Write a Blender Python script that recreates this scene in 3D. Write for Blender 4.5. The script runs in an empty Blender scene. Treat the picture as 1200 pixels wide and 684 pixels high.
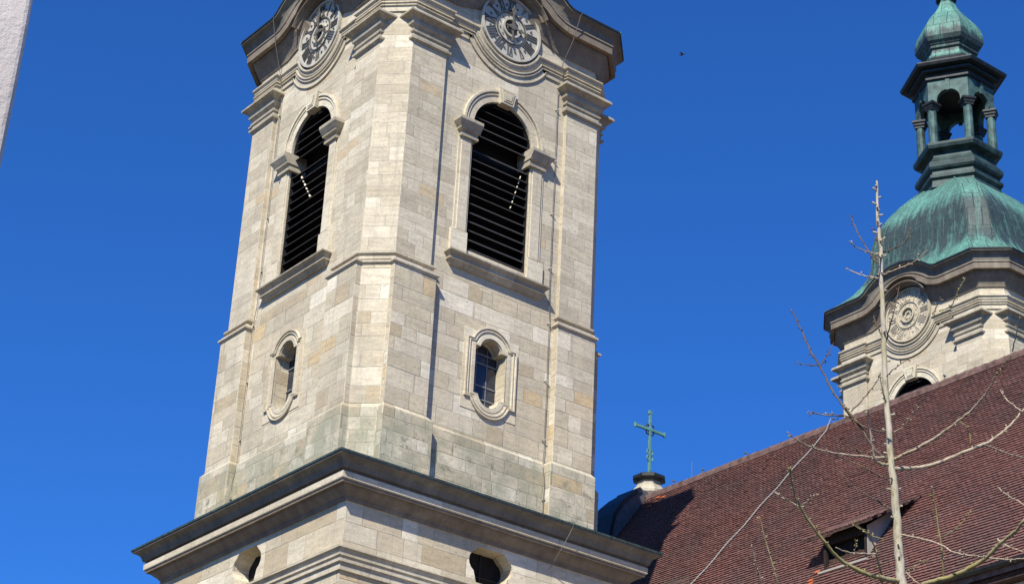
import bpy, bmesh, math, random
from mathutils import Vector, Matrix, noise as mnoise
from mathutils.geometry import tessellate_polygon
R = math.radians
random.seed(7)
S = bpy.context.scene
COL = S.collection

# ------------------------------------------------------------------ camera, sky, sun, exposure
FPX = 2350.78
CAM = Vector((-32.335, -48.215, -27.6))
Fv = Vector((0.53632882, 0.71178683, 0.45355364)); Rv = Vector((0.78294693, -0.62026623, 0.04758054)); Uv = Vector((-0.31519121, -0.32958961, 0.88995797))
cd = bpy.data.cameras.new('camera'); cam = bpy.data.objects.new('camera', cd); COL.objects.link(cam)
cd.sensor_width = 36; cd.lens = FPX / 1200 * 36; cd.clip_start = 0.1; cd.clip_end = 5000
cam.matrix_world = Matrix(((Rv.x, Uv.x, -Fv.x, CAM.x), (Rv.y, Uv.y, -Fv.y, CAM.y), (Rv.z, Uv.z, -Fv.z, CAM.z), (0, 0, 0, 1)))
S.camera = cam
SUN_EL = 44.0; SUN_AZ = 55.0
to_sun = Vector((-math.sin(R(SUN_AZ)) * math.cos(R(SUN_EL)), -math.cos(R(SUN_AZ)) * math.cos(R(SUN_EL)), math.sin(R(SUN_EL))))
W = bpy.data.worlds.new('World'); S.world = W; W.use_nodes = True
wn = W.node_tree; wn.nodes.clear()
sky = wn.nodes.new('ShaderNodeTexSky'); sky.sky_type = 'NISHITA'; sky.sun_disc = False
sky.sun_elevation = R(SUN_EL); sky.sun_rotation = math.atan2(to_sun.x, to_sun.y)
sky.altitude = 600; sky.air_density = 1.0; sky.dust_density = 0.25; sky.ozone_density = 5.0
tint = wn.nodes.new('ShaderNodeMix'); tint.data_type = 'RGBA'; tint.blend_type = 'MULTIPLY'; tint.inputs[0].default_value = 1
tint.inputs[7].default_value = (0.185, 0.525, 1.0, 1)
bg = wn.nodes.new('ShaderNodeBackground'); bg.inputs[1].default_value = 0.117
wo = wn.nodes.new('ShaderNodeOutputWorld')
wn.links.new(sky.outputs[0], tint.inputs[6]); wn.links.new(tint.outputs[2], bg.inputs[0]); wn.links.new(bg.outputs[0], wo.inputs[0])
ld = bpy.data.lights.new('sun', 'SUN'); ld.energy = 5.0; ld.angle = R(0.53); ld.color = (1, 0.95, 0.84)
sun = bpy.data.objects.new('sun', ld); COL.objects.link(sun); sun.rotation_euler = to_sun.to_track_quat('Z', 'Y').to_euler()
S.view_settings.view_transform = 'Standard'; S.view_settings.look = 'None'; S.view_settings.gamma = 1
S.view_settings.exposure = 0.54; S.view_settings.use_curve_mapping = False

# ------------------------------------------------------------------ node helpers / materials
class NT:
    def __init__(s, name):
        s.m = bpy.data.materials.new(name); s.m.use_nodes = True; s.t = s.m.node_tree; s.t.nodes.clear()
        s.out = s.t.nodes.new('ShaderNodeOutputMaterial'); s.b = s.t.nodes.new('ShaderNodeBsdfPrincipled')
        s.t.links.new(s.b.outputs[0], s.out.inputs[0])
    def set(s, sock, v):
        if v is None: return
        if hasattr(v, 'is_output') and v.is_output: s.t.links.new(v, sock)
        else: sock.default_value = v
    def m_(s, op, a, b=None, c=None, clamp=False):
        n = s.t.nodes.new('ShaderNodeMath'); n.operation = op; n.use_clamp = clamp
        s.set(n.inputs[0], a); s.set(n.inputs[1], b); s.set(n.inputs[2], c); return n.outputs[0]
    def vec(s, x, y, z):
        n = s.t.nodes.new('ShaderNodeCombineXYZ'); s.set(n.inputs[0], x); s.set(n.inputs[1], y); s.set(n.inputs[2], z); return n.outputs[0]
    def sep(s, v):
        n = s.t.nodes.new('ShaderNodeSeparateXYZ'); s.set(n.inputs[0], v); return n.outputs
    def obj(s): return s.t.nodes.new('ShaderNodeTexCoord').outputs['Object']
    def nor(s): return s.t.nodes.new('ShaderNodeNewGeometry').outputs['True Normal']
    def noise(s, v, sc, det=3, rough=.55):
        n = s.t.nodes.new('ShaderNodeTexNoise'); s.set(n.inputs['Vector'], v); n.inputs['Scale'].default_value = sc
        n.inputs['Detail'].default_value = det; n.inputs['Roughness'].default_value = rough; return n.outputs[0]
    def white(s, v):
        n = s.t.nodes.new('ShaderNodeTexWhiteNoise'); n.noise_dimensions = '3D'; s.set(n.inputs[0], v); return n.outputs[0]
    def ramp(s, f, stops, interp='LINEAR'):
        n = s.t.nodes.new('ShaderNodeValToRGB'); n.color_ramp.interpolation = interp; e = n.color_ramp.elements
        while len(e) < len(stops): e.new(0.5)
        for el, (p, c) in zip(e, stops): el.position = p; el.color = (*c, 1) if len(c) == 3 else c
        s.set(n.inputs[0], f); return n.outputs[0]
    def mr(s, v, a, b, c=0., d=1.):
        n = s.t.nodes.new('ShaderNodeMapRange'); s.set(n.inputs[0], v)
        for i, x in enumerate((a, b, c, d)): n.inputs[i + 1].default_value = x
        return n.outputs[0]
    def mix(s, f, a, b, mode='MIX'):
        n = s.t.nodes.new('ShaderNodeMix'); n.data_type = 'RGBA'; n.blend_type = mode
        s.set(n.inputs[0], f)
        s.set(n.inputs[6], (*a, 1) if isinstance(a, tuple) and len(a) == 3 else a); s.set(n.inputs[7], (*b, 1) if isinstance(b, tuple) and len(b) == 3 else b)
        return n.outputs[2]
    def bump(s, h, dist, strength=1.):
        n = s.t.nodes.new('ShaderNodeBump'); n.inputs['Strength'].default_value = strength; n.inputs['Distance'].default_value = dist
        s.set(n.inputs['Height'], h); s.t.links.new(n.outputs[0], s.b.inputs['Normal'])
    def fin(s, col, rough=.85, metal=0., spec=.3):
        s.set(s.b.inputs['Base Color'], (*col, 1) if isinstance(col, tuple) and len(col) == 3 else col)
        s.set(s.b.inputs['Roughness'], rough); s.b.inputs['Metallic'].default_value = metal; s.b.inputs['Specular IOR Level'].default_value = spec
        return s.m

def wall_coords(n):
    P = n.sep(n.obj()); N0 = n.sep(n.nor())
    ln = n.m_('MAXIMUM', n.m_('SQRT', n.m_('ADD', n.m_('MULTIPLY', N0[0], N0[0]), n.m_('MULTIPLY', N0[1], N0[1]))), .02)
    N = [n.m_('DIVIDE', N0[0], ln), n.m_('DIVIDE', N0[1], ln), N0[2]]
    u = n.m_('ADD', n.m_('MULTIPLY', P[0], n.m_('MULTIPLY', N[1], -1)), n.m_('MULTIPLY', P[1], N[0]))
    face = n.m_('ROUND', n.m_('ADD', n.m_('MULTIPLY', N[0], 3), n.m_('MULTIPLY', N[1], 7)))
    return u, P[2], face, N

PAL = [(0, (.43, .37, .28)), (.10, (.51, .46, .37)), (.32, (.55, .51, .43)), (.55, (.47, .43, .35)), (.70, (.60, .56, .48)), (.84, (.52, .42, .28)), (.89, (.46, .42, .345)), (.94, (.66, .63, .56))]
PALU = [(0, (.44, .40, .33)), (.15, (.50, .46, .38)), (.4, (.54, .50, .42)), (.65, (.48, .445, .375)), (.85, (.57, .53, .455)), (.95, (.50, .42, .31)), (.975, (.60, .57, .50))]
PALT = [(0, (.50, .46, .38)), (.35, (.56, .52, .44)), (.7, (.60, .57, .49)), (.9, (.48, .44, .36))]
def stone(name, h=.46, w=.95, pal=PAL, grime=.5, joint=.6, algae=False, dirt_shade=0.0, dcol=(.10, .095, .085)):
    n = NT(name); u, z, face, N = wall_coords(n)
    zz = n.m_('ADD', z, n.m_('MULTIPLY', n.m_('SINE', n.m_('ADD', n.m_('MULTIPLY', z, 1.7), n.m_('MULTIPLY', face, .37))), .13))
    wob = n.noise(n.obj(), 2.3, 2)
    zz = n.m_('ADD', zz, n.m_('MULTIPLY', wob, .03))
    rowf = n.m_('DIVIDE', zz, h); row = n.m_('FLOOR', rowf); fz = n.m_('FRACT', rowf)
    rr = n.white(n.vec(row, face, 3.3))
    bw = n.m_('MULTIPLY', w, n.m_('ADD', .65, n.m_('MULTIPLY', rr, .8)))
    uu = n.m_('ADD', n.m_('DIVIDE', u, bw), n.m_('MULTIPLY', rr, 17.3))
    uu = n.m_('ADD', uu, n.m_('MULTIPLY', n.m_('SINE', n.m_('ADD', n.m_('MULTIPLY', uu, 2.1), n.m_('MULTIPLY', row, 2.7))), .33))
    cf = n.m_('FLOOR', uu); fu = n.m_('FRACT', uu)
    dz = n.m_('MULTIPLY', n.m_('MINIMUM', fz, n.m_('SUBTRACT', 1, fz)), h)
    du = n.m_('MULTIPLY', n.m_('MINIMUM', fu, n.m_('SUBTRACT', 1, fu)), bw)
    d = n.m_('MINIMUM', dz, du)
    rnd = n.white(n.vec(row, cf, face))
    rnd2 = n.white(n.vec(cf, face, n.m_('ADD', row, 9.1)))
    col = n.mix(1, n.ramp(rnd, pal, 'CONSTANT'), (1.03, .975, .86), 'MULTIPLY')
    P = n.sep(n.obj())
    # each block has its own bedding streaks
    st = n.noise(n.vec(n.m_('ADD', P[0], n.m_('MULTIPLY', rnd, 9)), P[1], n.m_('MULTIPLY', P[2], 5.0)), 1.6, 5, .65)
    col = n.mix(1, col, n.ramp(st, [(.25, (.76, .75, .73)), (.5, (.98, .98, .98)), (.75, (1.14, 1.13, 1.10))]), 'MULTIPLY')
    fine = n.noise(n.obj(), 11, 4, .7)
    col = n.mix(1, col, n.ramp(fine, [(.3, (.84, .83, .82)), (.6, (1.04, 1.04, 1.04))]), 'MULTIPLY')
    big = n.noise(n.vec(P[0], P[1], n.m_('MULTIPLY', P[2], .45)), .55, 5, .62)
    g = n.mr(big, .47, .72, 0, grime)
    col = n.mix(g, col, (.31, .275, .215))
    sk = n.noise(n.vec(n.m_('MULTIPLY', u, 2.6), face, n.m_('MULTIPLY', P[2], .16)), 1.0, 5, .7)
    col = n.mix(n.m_('MULTIPLY', n.mr(sk, .55, .72, 0, .5), n.mr(fine, .3, .6, .6, 1)), col, (.25, .23, .19))
    pit = n.noise(n.vec(P[0], P[1], n.m_('MULTIPLY', P[2], 1.8)), 7.5, 3, .8)
    col = n.mix(n.m_('MULTIPLY', n.mr(pit, .61, .68), n.mr(rnd2, .3, .8, .2, .75)), col, (.17, .15, .13))
    jm = n.mr(d, .003, .019, 1, 0)
    jv = n.noise(n.obj(), 1.7, 2)
    jm = n.m_('MULTIPLY', jm, n.mr(jv, .3, .7, .25, joint))
    col = n.mix(jm, col, (.20, .18, .15))
    if algae:
        b_ = n.noise(n.obj(), 2.7, 6, .75)
        col = n.mix(n.m_('MULTIPLY', n.mr(P[2], -4.4, -5.6, 0, 1), n.mr(b_, .54, .64, 0, .75)), col, (.13, .13, .10))
        a = n.noise(n.obj(), 1.1, 5, .7)
        am = n.m_('MULTIPLY', n.mr(P[2], -4.6, -5.3, 0, 1), n.mr(a, .38, .62, 0, .8))
        col = n.mix(am, col, (.27, .27, .19))
    if dirt_shade:  # weathering tint; on the bed moulds it carries painted shade
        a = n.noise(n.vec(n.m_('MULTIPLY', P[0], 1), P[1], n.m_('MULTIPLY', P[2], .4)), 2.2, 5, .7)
        col = n.mix(n.mr(a, .33, .67, dirt_shade * (.75 if dirt_shade > .9 else .35), dirt_shade), col, dcol)
    n.bump(n.m_('ADD', n.m_('MULTIPLY', jm, -1), n.m_('ADD', n.m_('MULTIPLY', fine, .5), n.m_('ADD', n.m_('MULTIPLY', st, .4), n.m_('MULTIPLY', rnd2, .5)))), .02, .7)
    return n.fin(col, .9, 0, .15)

def copper(name, green=.5, base=0.):
    n = NT(name); u, z, face, N = wall_coords(n); P = n.sep(n.obj())
    st = n.noise(n.vec(n.m_('MULTIPLY', u, 3.2), n.m_('MULTIPLY', face, 3), n.m_('MULTIPLY', P[2], .5)), 1.0, 6, .7)
    bl = n.noise(n.obj(), .7, 4, .6)
    m = n.mr(n.m_('ADD', n.m_('MULTIPLY', st, .6), n.m_('MULTIPLY', bl, .6)), green, green + .14, 0, 1)
    ev = n.noise(n.vec(n.m_('MULTIPLY', u, 2.4), n.m_('MULTIPLY', face, 3), 0.), 1.0, 4, .6)
    zz = n.m_('ADD', P[2], n.m_('MULTIPLY', n.m_('SUBTRACT', ev, .5), 2.6))
    b1 = n.m_('MULTIPLY', n.mr(zz, 12.2, 12.9), n.mr(zz, 15.6, 14.7))
    b2 = n.m_('MULTIPLY', n.mr(P[2], 24.2, 24.4), n.mr(n.m_('ADD', P[2], n.m_('MULTIPLY', n.m_('SUBTRACT', ev, .5), 1.2)), 25.5, 25.2))
    band = n.m_('MAXIMUM', b1, b2)
    m = n.m_('ADD', n.m_('MULTIPLY', m, .45), n.m_('MULTIPLY', band, n.mr(st, .36, .56, .5, 1.)), clamp=True)
    if base: m = n.m_('ADD', m, base, clamp=True)
    fine = n.noise(n.obj(), 9, 4)
    g = n.ramp(fine, [(.3, (.06, .175, .135)), (.5, (.095, .245, .19)), (.7, (.155, .33, .265))])
    dk = n.ramp(fine, [(.3, (.018, .028, .029)), (.7, (.042, .07, .066))])
    col = n.mix(m, g, dk)
    # sheet seams
    r = n.m_('DIVIDE', z, .95); fr = n.m_('FRACT', r); ru = n.m_('ADD', n.m_('DIVIDE', u, .62), n.m_('MULTIPLY', n.m_('FLOOR', r), .5)); fu = n.m_('FRACT', ru)
    d = n.m_('MINIMUM', n.m_('MULTIPLY', fr, .95), n.m_('MULTIPLY', fu, .62))
    jm = n.mr(d, .01, .035, 1, 0)
    col = n.mix(n.m_('MULTIPLY', jm, .8), col, (.02, .05, .045))
    n.bump(n.m_('ADD', jm, n.m_('MULTIPLY', bl, .8)), .03, .8)
    return n.fin(col, .62, .0, .4)

def simple(name, col, rough=.6, metal=0., var=.15, sc=6, bump=0., spec=.3):
    n = NT(name); f = n.noise(n.obj(), sc, 4, .65)
    lo = tuple(c * (1 - var) for c in col); hi = tuple(c * (1 + var) for c in col)
    c = n.ramp(f, [(.3, lo), (.7, hi)])
    if bump: n.bump(f, bump, .8)
    return n.fin(c, rough, metal, spec)

M = {}
M['stone'] = stone('limestone_blocks', h=.40, w=1.0, pal=PALU, grime=.42, joint=.30)
M['stone_low'] = stone('limestone_lower', h=.47, w=.85, grime=.5, algae=True)
M['stone_base'] = stone('limestone_base', h=.62, w=1.2, grime=.45)
M['trim'] = stone('limestone_trim', h=60, w=1.5, pal=PALT, grime=.5, joint=.5, dirt_shade=.22)
M['trimclean'] = stone('limestone_corona', h=60, w=1.9, pal=PALT, grime=.15, joint=.5)
M['trimcap'] = stone('limestone_capital', h=60, w=1.6, pal=PALT, grime=.6, joint=.5, dirt_shade=.5)
M['trimshade'] = stone('limestone_brown_shade', h=60, w=1.6, pal=PALT, grime=.7, joint=.7, dirt_shade=.95, dcol=(.135, .105, .082))  # brown darkening paints in the shade under cornices and clock arches
M['surround'] = stone('limestone_surround', h=.9, w=60, pal=PALT, grime=.25, joint=.35)
M['trimdirtshade'] = stone('limestone_grime_and_shade', h=60, w=1.6, pal=PALT, grime=.6, joint=.7, dirt_shade=.97, dcol=(.115, .106, .092))  # real grime, its colour deepened for the shade below the lip
M['trimgrime'] = stone('limestone_weathered_cornice', h=60, w=1.3, pal=PALT, grime=.6, joint=.7, dirt_shade=.4)
M['copper'] = copper('green_copper', .515)
M['copper_dark'] = copper('dark_copper', .40, .5)
M['copper_edge'] = copper('tarnished_copper_edge', .40, .62)
M['lead'] = simple('dark_lead', (.022, .026, .028), .5, .3, .4, 5, .01)
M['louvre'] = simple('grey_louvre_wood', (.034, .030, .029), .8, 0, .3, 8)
M['void'] = simple('opening_shade', (.010, .009, .009), .9, 0, .3, 3)  # near-black colour standing in for the shade inside openings
M['glass'] = simple('dark_glass', (.02, .025, .04), .18, 0, .3, 2, 0, .6)
M['bar'] = simple('lead_bar', (.16, .17, .19), .6, 0, .2)
M['white'] = simple('clock_white', (.43, .40, .335), .7, 0, .16, 5)
M['dark'] = simple('clock_iron', (.135, .125, .105), .6, .2, .2)
M['cable'] = simple('cable_zinc', (.17, .155, .14), .5, .4, .2)
M['cablel'] = simple('cable_bright', (.36, .37, .34), .45, .4, .1)
M['verdigris'] = simple('verdigris', (.048, .092, .085), .6, .1, .7, 2.2)
M['darkwood'] = simple('shade_dark_wood', (.022, .014, .011), .85, 0, .4, 6)  # dormer frame, coloured dark for the shade under its roof
M['verdigris_dark'] = simple('verdigris_dark', (.026, .048, .046), .55, .1, .7, 1.8)
M['verdigris_light'] = simple('pale_verdigris', (.105, .25, .225), .6, .1, .35, 8)
M['dash_pale'] = simple('pale_dash', (.75, .68, .50), .8)
M['gable_shade'] = simple('shade_dark_gable', (.085, .085, .095), .7, 0, .35, 4, .01)  # gable coloured dark to stand in for the tower's cast shadow
M['gold'] = simple('dull_gilt', (.30, .25, .14), .5, .3)

def tile_mat():
    n = NT('clay_tiles'); a = n.t.nodes.new('ShaderNodeAttribute'); a.attribute_name = 'tile'; r = a.outputs['Fac']
    c = n.ramp(r, [(0, (.130, .063, .054)), (.25, (.170, .082, .068)), (.5, (.198, .093, .076)), (.72, (.155, .085, .075)), (.9, (.218, .115, .096)), (1, (.26, .15, .125))], 'LINEAR')
    big = n.noise(n.obj(), .35, 5, .6); c = n.mix(n.mr(big, .42, .66, 0, .5), c, (.10, .072, .066))
    f = n.noise(n.obj(), 14, 3, .7); c = n.mix(1, c, n.ramp(f, [(.3, (.75, .75, .75)), (.7, (1.2, 1.2, 1.2))]), 'MULTIPLY')
    n.bump(f, .01, .5)
    return n.fin(c, .8, 0, .2)
M['tile'] = tile_mat()
M['ridge'] = simple('ridge_tiles', (.14, .085, .072), .85, 0, .5, 3.5, .02)
M['tile_orange'] = simple('new_orange_tile', (.40, .10, .035), .8, 0, .2)
M['mortar'] = simple('mortar', (.25, .23, .2), .9, 0, .3, 8, .02)
def plaster():
    n = NT('rough_plaster'); f = n.noise(n.obj(), 26, 5, .7); g = n.noise(n.obj(), 3, 4, .6)
    c = n.ramp(g, [(.3, (.54, .475, .42)), (.7, (.62, .55, .49))])
    c = n.mix(n.mr(f, .62, .75, 0, .14), c, (.38, .34, .32))
    n.bump(f, .012, .6); return n.fin(c, .95, 0, .1)
M['plaster'] = plaster()
def ground_mat():
    n = NT('paving'); P = n.sep(n.obj())
    t = n.t.nodes.new('ShaderNodeTexBrick'); n.set(t.inputs['Vector'], n.obj()); t.inputs['Scale'].default_value = 3
    t.inputs['Color1'].default_value = (.13, .105, .08, 1); t.inputs['Color2'].default_value = (.10, .085, .065, 1); t.inputs['Mortar'].default_value = (.04, .04, .04, 1)
    n.bump(t.outputs[1], .01, -.5); return n.fin(t.outputs[0], .9)
M['ground'] = ground_mat()
def bark(name, base, moss):
    n = NT(name); P = n.sep(n.obj())
    f = n.noise(n.vec(P[0], P[1], n.m_('MULTIPLY', P[2], .35)), 22, 4, .7); g = n.noise(n.obj(), 2.6, 3)
    c = n.ramp(f, [(.34, tuple(b * .35 for b in base)), (.48, tuple(b * .85 for b in base)), (.62, base), (.8, tuple(b * 1.2 for b in base))])
    c = n.mix(n.mr(g, .45, .62, 0, moss), c, (.27, .235, .075))
    n.bump(f, .006, .8); return n.fin(c, .85)
M['bark'] = bark('pale_bark', (.43, .38, .30), .45)
M['twig'] = bark('twig_bark', (.10, .065, .05), .2)
M['twigl'] = bark('pale_twig_bark', (.42, .33, .24), .2)
M['moss'] = bark('lichen_bark', (.30, .26, .14), .9)
M['wood'] = simple('old_brown_wood', (.055, .030, .022), .85, 0, .5, 6)
M['cheek'] = simple('pale_zinc_sheet', (.33, .305, .265), .6, 0, .12, 4)
M['bird'] = simple('bird_plumage', (.03, .028, .03), .7)

# ------------------------------------------------------------------ geometry helpers
class MB:
    def __init__(s): s.v = []; s.f = []
    def add(s, vs, fs):
        b = len(s.v); s.v += [tuple(v) for v in vs]; s.f += [tuple(b + i for i in f) for f in fs]; return s
    def prism(s, plan, z0, z1):
        n = len(plan); vs = [(x, y, z0) for x, y in plan] + [(x, y, z1) for x, y in plan]
        fs = [tuple(range(n))[::-1], tuple(range(n, 2 * n))] + [(i, (i + 1) % n, n + (i + 1) % n, n + i) for i in range(n)]
        return s.add(vs, fs)
    def rings(s, rs, cap=True, closed=False):
        n = len(rs[0]); vs = [p for r in rs for p in r]; fs = []
        m = len(rs)
        for j in range(m if closed else m - 1):
            k = (j + 1) % m
            for i in range(n): fs.append((j * n + i, j * n + (i + 1) % n, k * n + (i + 1) % n, k * n + i))
        if cap and not closed: fs += [tuple(range(n))[::-1], tuple(range((m - 1) * n, m * n))]
        return s.add(vs, fs)
    def box(s, T, a, b):   # T maps local coords to point; a,b opposite corners
        (x0, y0, z0), (x1, y1, z1) = a, b
        vs = [T(x, y, z) for z in (z0, z1) for x, y in ((x0, y0), (x1, y0), (x1, y1), (x0, y1))]
        return s.add(vs, [(0, 3, 2, 1), (4, 5, 6, 7), (0, 1, 5, 4), (1, 2, 6, 5), (2, 3, 7, 6), (3, 0, 4, 7)])
    def tube(s, pts, rad, n=6):
        pts = [Vector(p) for p in pts]; rs = []
        if not hasattr(rad, '__len__'): rad = [rad] * len(pts)
        prev = None
        for i, p in enumerate(pts):
            d = (pts[min(i + 1, len(pts) - 1)] - pts[max(i - 1, 0)]).normalized()
            a = (prev - d * prev.dot(d)) if prev is not None else d.orthogonal()
            a.normalize(); prev = a; b = d.cross(a)
            rs.append([p + (a * math.cos(t) + b * math.sin(t)) * rad[i] for t in (2 * math.pi * k / n for k in range(n))])
        return s.rings(rs)
    def plate(s, T, outer, holes, w0, w1):   # 2D outlines (u,z), extruded between w0 and w1
        loops = [outer] + holes; flat = [p for l in loops for p in l]
        tri = tessellate_polygon([[Vector((u, z, 0)) for u, z in l] for l in loops]); n = len(flat)
        vs = [T(u, w0, z) for u, z in flat] + [T(u, w1, z) for u, z in flat]
        fs = [tuple(t) for t in tri] + [tuple(n + i for i in reversed(t)) for t in tri]
        o = 0
        for l in loops:
            k = len(l)
            for i in range(k): fs.append((o + i, o + (i + 1) % k, n + o + (i + 1) % k, n + o + i))
            o += k
        return s.add(vs, fs)
    def sweep(s, path, prof, closed=False):
        # path: 3D points, outward = horizontal direction turned by -90 deg; prof: closed loop of (out, up)
        P = [Vector(p) for p in path]; n = len(P); segs = []
        last = None
        for i in range(n if closed else n - 1):
            d = (P[(i + 1) % n] - P[i]).normalized(); h = Vector((d.x, d.y, 0))
            N = Vector((h.y, -h.x, 0)).normalized() if h.length > 1e-5 else last
            last = N; segs.append((N, N.cross(d).normalized()))
        rs = []
        for i in range(n):
            if closed: a, b = segs[i - 1], segs[i]
            else: a, b = segs[max(i - 1, 0)], segs[min(i, n - 2)]
            o = (a[0] + b[0]) / (1 + a[0].dot(b[0])); u = (a[1] + b[1]) / (1 + a[1].dot(b[1]))
            rs.append([P[i] + o * q[0] + u * q[1] for q in prof])
        return s.rings(rs, True, closed)
    def build(s, name, mat, parent=None, smooth=False, bevel=0., recalc=True):
        me = bpy.data.meshes.new(name); me.from_pydata(s.v, [], s.f); me.update()
        bm = bmesh.new(); bm.from_mesh(me)
        if recalc: bmesh.ops.recalc_face_normals(bm, faces=bm.faces)
        bm.to_mesh(me); bm.free()
        if smooth:
            for p in me.polygons: p.use_smooth = True
        me.materials.append(M[mat] if isinstance(mat, str) else mat)
        o = bpy.data.objects.new(name, me); COL.objects.link(o)
        if parent is not None: o.parent = parent
        if bevel:
            b = o.modifiers.new('bevel', 'BEVEL'); b.width = bevel; b.segments = 2; b.limit_method = 'ANGLE'; b.angle_limit = R(40)
        return o
def tag(o, label=None, cat=None, group=None, kind=None):
    for k, v in (('label', label), ('category', cat), ('group', group), ('kind', kind)):
        if v: o[k] = v
    return o
def thing(name, loc=(0, 0, 0), **k):
    o = bpy.data.objects.new(name, None); COL.objects.link(o); o.location = loc; o.empty_display_size = .5; return tag(o, **k)
def copy_tree(o, parent=None):
    c = o.copy(); COL.objects.link(c); c.parent = parent
    for ch in list(o.children): copy_tree(ch, c)
    return c
I3 = lambda x, y, z: (x, y, z)
def arc(cx, cz, r, a0, a1, n):
    return [(cx + r * math.cos(R(a0 + (a1 - a0) * i / n)), cz + r * math.sin(R(a0 + (a1 - a0) * i / n))) for i in range(n + 1)]

# ------------------------------------------------------------------ ground
GZ = -29.2
g = MB().add([(-900, -900, GZ), (900, -900, GZ), (900, 900, GZ), (-900, 900, GZ)], [(0, 1, 2, 3)]).build('ground', 'ground'); g['kind'] = 'structure'

# ------------------------------------------------------------------ the bell tower
FACES = [(Vector((-1, 0, 0)), Vector((0, -1, 0))), (Vector((0, -1, 0)), Vector((1, 0, 0))), (Vector((1, 0, 0)), Vector((0, 1, 0))), (Vector((0, 1, 0)), Vector((-1, 0, 0)))]
def FT(k):
    n, t = FACES[k]
    return lambda u, w, z: tuple(n * w + t * u + Vector((0, 0, z)))
A, AC, PI_ = 4.50, 3.76, 2.456      # pilaster plane, chamfer edge, inner pilaster edge
WU, WL = 4.36, 4.42                 # wall planes, upper and lower stage

def bump_path(fn_pts, w, z):
    """closed loop round the tower; fn_pts: list of (u, w, z) for one face"""
    out = []
    for k in range(4):
        T = FT(k); out += [T(*p) for p in fn_pts]
    return out

def win_outline_big(): return [(-1.17, 1.14), (1.17, 1.14)] + arc(0, 5.61, 1.17, 0, 180, 24)
def small_outline(off=0.):
    # rectangle with an arched head on shoulders and a rounded foot on shoulders
    hw, hr, zt, zb = .57 + off, .40 + off, -1.92 + off, -3.44 - off
    top = [(hr * math.cos(R(a)), -1.97 + (hr) * math.sin(R(a))) for a in range(0, 181, 12)]
    top = [p for p in top if p[1] > zt + .004]
    bot = [(-hr * math.cos(R(a)), -3.38 - (hr) * math.sin(R(a))) for a in range(0, 181, 12)]
    bot = [p for p in bot if p[1] < zb - .004]
    return [(hw, zb), (hw, zt)] + top + [(-hw, zt), (-hw, zb)] + bot
def hole_outline():
    pts = [(-.5, -9.42), (.5, -9.42)] + [(.42 + .36 * math.cos(R(a)) , -8.8 + .34 * math.sin(R(a))) for a in (-60, -40, -20, 0, 20, 40, 60)] + [(.46, -8.36), (-.46, -8.36)]
    return pts + [(-.42 - .36 * math.cos(R(a)), -8.8 + .34 * math.sin(R(a))) for a in (60, 40, 20, 0, -20, -40, -60)]

def frame_strip(mb, T, outl_fn, offs, closed=True):
    """raised moulding following an outline; offs: list of (offset, w)"""
    ring = [outl_fn(o) for o, w in offs]
    n = len(ring[0]); vs = []; fs = []
    for (o, w), r in zip(offs, ring): vs += [T(u, w, z) for u, z in r]
    m = len(offs)
    for j in range(m - 1):
        for i in range(n): fs.append((j * n + i, j * n + (i + 1) % n, (j + 1) * n + (i + 1) % n, (j + 1) * n + i))
    mb.add(vs, fs)
def small_off(off):
    # constant-topology offset of the small window outline
    hw = .57 + off; e = off
    hr = .40 + off
    a = [(hw, -3.44 - e * .55), (hw, -1.92 + e * .55)]
    a0 = 8
    top = [(hr * math.cos(R(t)), -1.97 + hr * math.sin(R(t))) for t in [a0 + (180 - 2 * a0) * i / 16 for i in range(17)]]
    a.append((max(hr + .05, hw - .12), -1.92 + e * .55))
    top = [(x, max(z, -1.92 + e * .55)) for x, z in top]
    bot = [(-hr * math.cos(R(t)), min(-3.38 - hr * math.sin(R(t)), -3.44 - e * .55)) for t in [a0 + (180 - 2 * a0) * i / 16 for i in range(17)]]
    return a + top + [(-max(hr + .05, hw - .12), -1.92 + e * .55), (-hw, -1.92 + e * .55), (-hw, -3.44 - e * .55)] + bot

def numeral(mb, T, cz, w, hour, r0, r1, th):
    s = ['I', 'II', 'III', 'IIII', 'V', 'VI', 'VII', 'VIII', 'IX', 'X', 'XI', 'XII'][hour - 1]
    wd = {'I': .085, 'V': .17, 'X': .17}; tot = sum(wd[c] for c in s); x = -tot / 2
    a = R(90 - 30 * hour); rad = (math.cos(a), math.sin(a)); tan = (math.sin(a), -math.cos(a))
    def bar(x0, x1, ra=r0, rb=r1, t=.013):
        q = [(x0 - t, ra), (x0 + t, ra), (x1 + t, rb), (x1 - t, rb)]
        p = [(rad[0] * r + tan[0] * s_, cz + rad[1] * r + tan[1] * s_) for s_, r in q]
        mb.plate(T, p, [], w, w + th)
    for c in s:
        m = x + wd[c] / 2
        if c == 'I': bar(m, m)
        elif c == 'V': bar(m, m - .06); bar(m, m + .06, t=.010)
        else: bar(m - .06, m + .06); bar(m + .06, m - .06, t=.010)
        x += wd[c]
    # serifs
    for rr in (r0, r1):
        q = [(-tot / 2, rr - .007), (tot / 2, rr - .007), (tot / 2, rr + .007), (-tot / 2, rr + .007)]
        mb.plate(T, [(rad[0] * r + tan[0] * s_, cz + rad[1] * r + tan[1] * s_) for s_, r in q], [], w, w + th * .8)

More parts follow.
